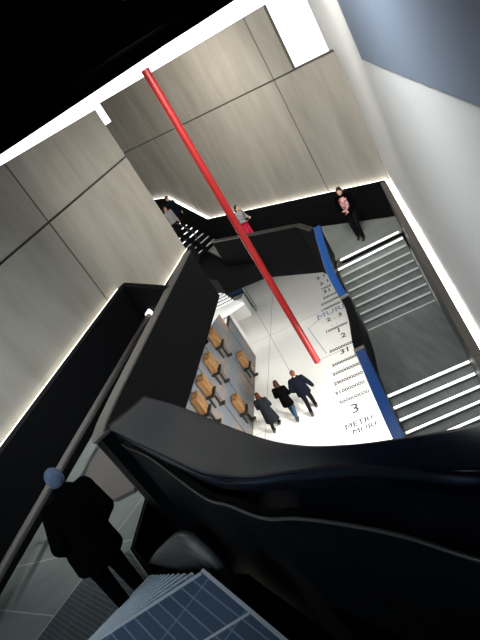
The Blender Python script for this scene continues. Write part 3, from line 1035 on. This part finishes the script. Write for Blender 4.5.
    fuse(wear.get('coat_name', 'coat'), bm, wear['coat'], r, voxel, 4)
    if 'scarf' in wear:
        bm = bmesh.new()
        ell(bm, L((0, 0.0, 1.51)), (0.100, 0.100, 0.075))
        fuse('scarf', bm, wear['scarf'], r, voxel)
    if 'panels' in wear:      # open jacket: visible patterned front of the top
        bm = bmesh.new()
        eloft(bm, [(*L((0, 0.035, z)).xy, z, a, b) for z, a, b in ((0.97, .15, .135), (1.1, .145, .128), (1.25, .15, .135), (1.38, .15, .125), (1.46, .085, .085))])
        fuse('blouse', bm, wear['panels'], r, voxel)
    # hair
    bm = bmesh.new()
    ell(bm, hc + Vector((0, -0.012, 0.018)), (0.087, 0.098, 0.118))
    if wear.get('long'):
        ell(bm, hc + Vector((0, -0.045, -0.06)), (0.112, 0.075, 0.13))
    # trim the face side
    geom = bm.verts[:] + bm.edges[:] + bm.faces[:]
    bmesh.ops.bisect_plane(bm, geom=geom, plane_co=hc + Vector((0, 0.055, 0.03)), plane_no=Vector((0, 1, -0.75)).normalized(), clear_outer=True)
    if not wear.get('long'):
        geom = bm.verts[:] + bm.edges[:] + bm.faces[:]
        bmesh.ops.bisect_plane(bm, geom=geom, plane_co=hc + Vector((0, 0, -0.055)), plane_no=Vector((0, 0.25, -1)).normalized(), clear_outer=True)
    ed = [e for e in bm.edges if e.is_boundary]
    if ed:
        bmesh.ops.holes_fill(bm, edges=ed, sides=0)
    fuse(wear.get('hair_name', 'hair'), bm, wear['hair'], r, voxel * 0.8)
    return r


K_BLACK = mat('black_wool', (0.0012, 0.0012, 0.0014), 0.95, 0, 0.02)
K_CHAR = cloth('charcoal_wool', (0.008, 0.010, 0.012))
K_NAVY = cloth('navy_jacket', (0.003, 0.004, 0.007))
K_JEAN = cloth('blue_denim', (0.022, 0.042, 0.075))
K_DARK = cloth('dark_trousers', (0.004, 0.004, 0.005))
K_PINK = mat('pink_pattern', (0.28, 0.03, 0.06), 0.8, 0, 0.2, ((0.50, 0.36, 0.32), (16, 16, 16), 2, 0.45, 0.55))
K_GREY = cloth('grey_knit', (0.18, 0.18, 0.18))
K_RED = cloth('red_knit', (0.45, 0.02, 0.05))
H_GREY = mat('blue_lit_grey_hair', (0.07, 0.095, 0.16), 0.7, 0, 0.3, ((0.15, 0.19, 0.28), (40, 40, 12), 4, 0.3, 0.7))  # grey hair with the blue light on it put into the colour
H_BROWN = mat('auburn_hair', (0.045, 0.012, 0.006), 0.7, 0, 0.1)
H_DBROWN = mat('brown_hair', (0.03, 0.013, 0.007), 0.7, 0, 0.1)
H_BALD = mat('thin_reddish_hair', (0.10, 0.032, 0.018), 0.7, 0, 0.1)
H_BLACK = mat('black_hair', (0.012, 0.010, 0.009), 0.5)

walk = {'kr': (0.09, 0.16, 0.50), 'ar': (0.09, 0.17, 0.09), 'kl': (-0.09, 0.02, 0.49), 'al': (-0.09, -0.22, 0.11)}
# man in black at the foot of the near stair, seen from behind
person('grey-haired person in long black coat walking down off the near stair', (-2.40, 4.23, 7.12), -30, 1.67,
       {'tilt': 5.5, 'lean': (0.16, 0.08), 'head': (-0.01, 0.02), 'legs': {'kr': (0.10, 0.05, 0.49), 'ar': (0.11, -0.02, 0.09), 'kl': (-0.10, 0.06, 0.49), 'al': (-0.10, -0.06, 0.09)},
        'arms': {'er': (0.275, -0.07, 1.13), 'wr': (0.17, 0.06, 0.95), 'el': (-0.275, -0.07, 1.13), 'wl': (-0.17, 0.06, 0.95)}},
       {'coat': K_BLACK, 'legs': K_BLACK, 'hem': 0.70, 'flare': 0.015, 'bulk': 1.32, 'hair': H_GREY, 'leg_r': 1.25, 'scarf': K_BLACK}, 0.010)
# three visitors walking away on the hall floor (seen from behind)
person('person in long charcoal coat with auburn hair, leftmost of three in hall', (-0.90, 15.28, 0.0), 22, 1.60,
       {'lean': (0.02, 0.05), 'legs': walk, 'arms': {'er': (0.25, 0.02, 1.12), 'wr': (0.16, 0.22, 1.05), 'el': (-0.25, 0.02, 1.12), 'wl': (-0.16, 0.22, 1.05)}},
       {'coat': K_CHAR, 'legs': K_DARK, 'hem': 0.42, 'flare': 0.035, 'bulk': 1.12, 'hair': H_BROWN, 'long': True}, 0.014)
person('person in short black coat and blue jeans, middle of three in hall', (-0.17, 15.17, 0.0), 25, 1.68,
       {'lean': (0.0, 0.06), 'legs': {'kr': (0.09, 0.02, 0.49), 'ar': (0.09, -0.24, 0.12), 'kl': (-0.09, 0.16, 0.50), 'al': (-0.09, 0.15, 0.09)},
        'arms': {'er': (0.25, 0.0, 1.12), 'wr': (0.2, 0.2, 1.0), 'el': (-0.25, 0.0, 1.12), 'wl': (-0.2, 0.2, 1.0)}},
       {'coat': K_BLACK, 'legs': K_JEAN, 'hem': 0.66, 'flare': 0.03, 'hair': H_DBROWN, 'long': True}, 0.014)
person('person in navy jacket and black trousers, rightmost of three in hall', (0.47, 14.95, 0.0), 15, 1.78,
       {'lean': (0.0, 0.06), 'legs': walk, 'arms': {'er': (0.33, -0.06, 1.16), 'wr': (0.36, 0.06, 0.94), 'el': (-0.31, -0.05, 1.14), 'wl': (-0.24, 0.1, 0.95)}},
       {'coat': K_NAVY, 'legs': K_DARK, 'hem': 0.80, 'flare': 0.02, 'bulk': 1.2, 'hair': H_BALD}, 0.014)
# on the bridge landing
person('person in pink patterned top and dark cardigan standing on bridge landing', (4.30, 14.50, 4.6), 215, 1.70,
       {'lean': (0.0, 0.04), 'legs': {'kr': (0.09, 0.05, 0.49), 'ar': (0.09, -0.01, 0.09), 'kl': (-0.09, 0.16, 0.50), 'al': (-0.09, 0.16, 0.09)},
        'arms': {'er': (0.25, 0.06, 1.13), 'wr': (0.08, 0.27, 1.12), 'el': (-0.25, 0.06, 1.13), 'wl': (-0.08, 0.27, 1.05)}},
       {'coat': K_BLACK, 'legs': K_DARK, 'hem': 0.96, 'hair': H_DBROWN, 'long': True, 'panels': K_PINK, 'coat_name': 'cardigan'}, 0.014)
person('person in grey and red jumper behind red pole on bridge', (2.02, 19.25, 4.6), 140, 1.68,
       {'lean': (0.05, 0.1), 'arms': {'er': (0.27, 0.02, 1.14), 'wr': (0.14, 0.25, 1.1), 'el': (-0.27, 0.02, 1.14), 'wl': (-0.14, 0.25, 1.1)}},
       {'coat': K_GREY, 'legs': K_RED, 'hem': 1.10, 'hair': H_BLACK, 'long': True, 'coat_name': 'jumper'}, 0.016)
# on the small staircase
pA = pb0 + UB * 0.92 - NB * 0.82
person('person in grey top on small back staircase', (pA.x, pA.y, 4.6 + 0.18 * 4), 150, 1.68,
       {'legs': walk}, {'coat': K_GREY, 'legs': K_DARK, 'hem': 0.92, 'hair': H_BROWN, 'long': True, 'coat_name': 'jumper'}, 0.016)
pA = pb0 + UB * 1.1 - NB * 0.35
person('person in dark coat on small back staircase beside wall light', (pA.x, pA.y, 4.6 + 0.18 * 5), 150, 1.72,
       {'legs': walk}, {'coat': K_NAVY, 'legs': K_DARK, 'hem': 0.8, 'hair': H_BROWN}, 0.016)
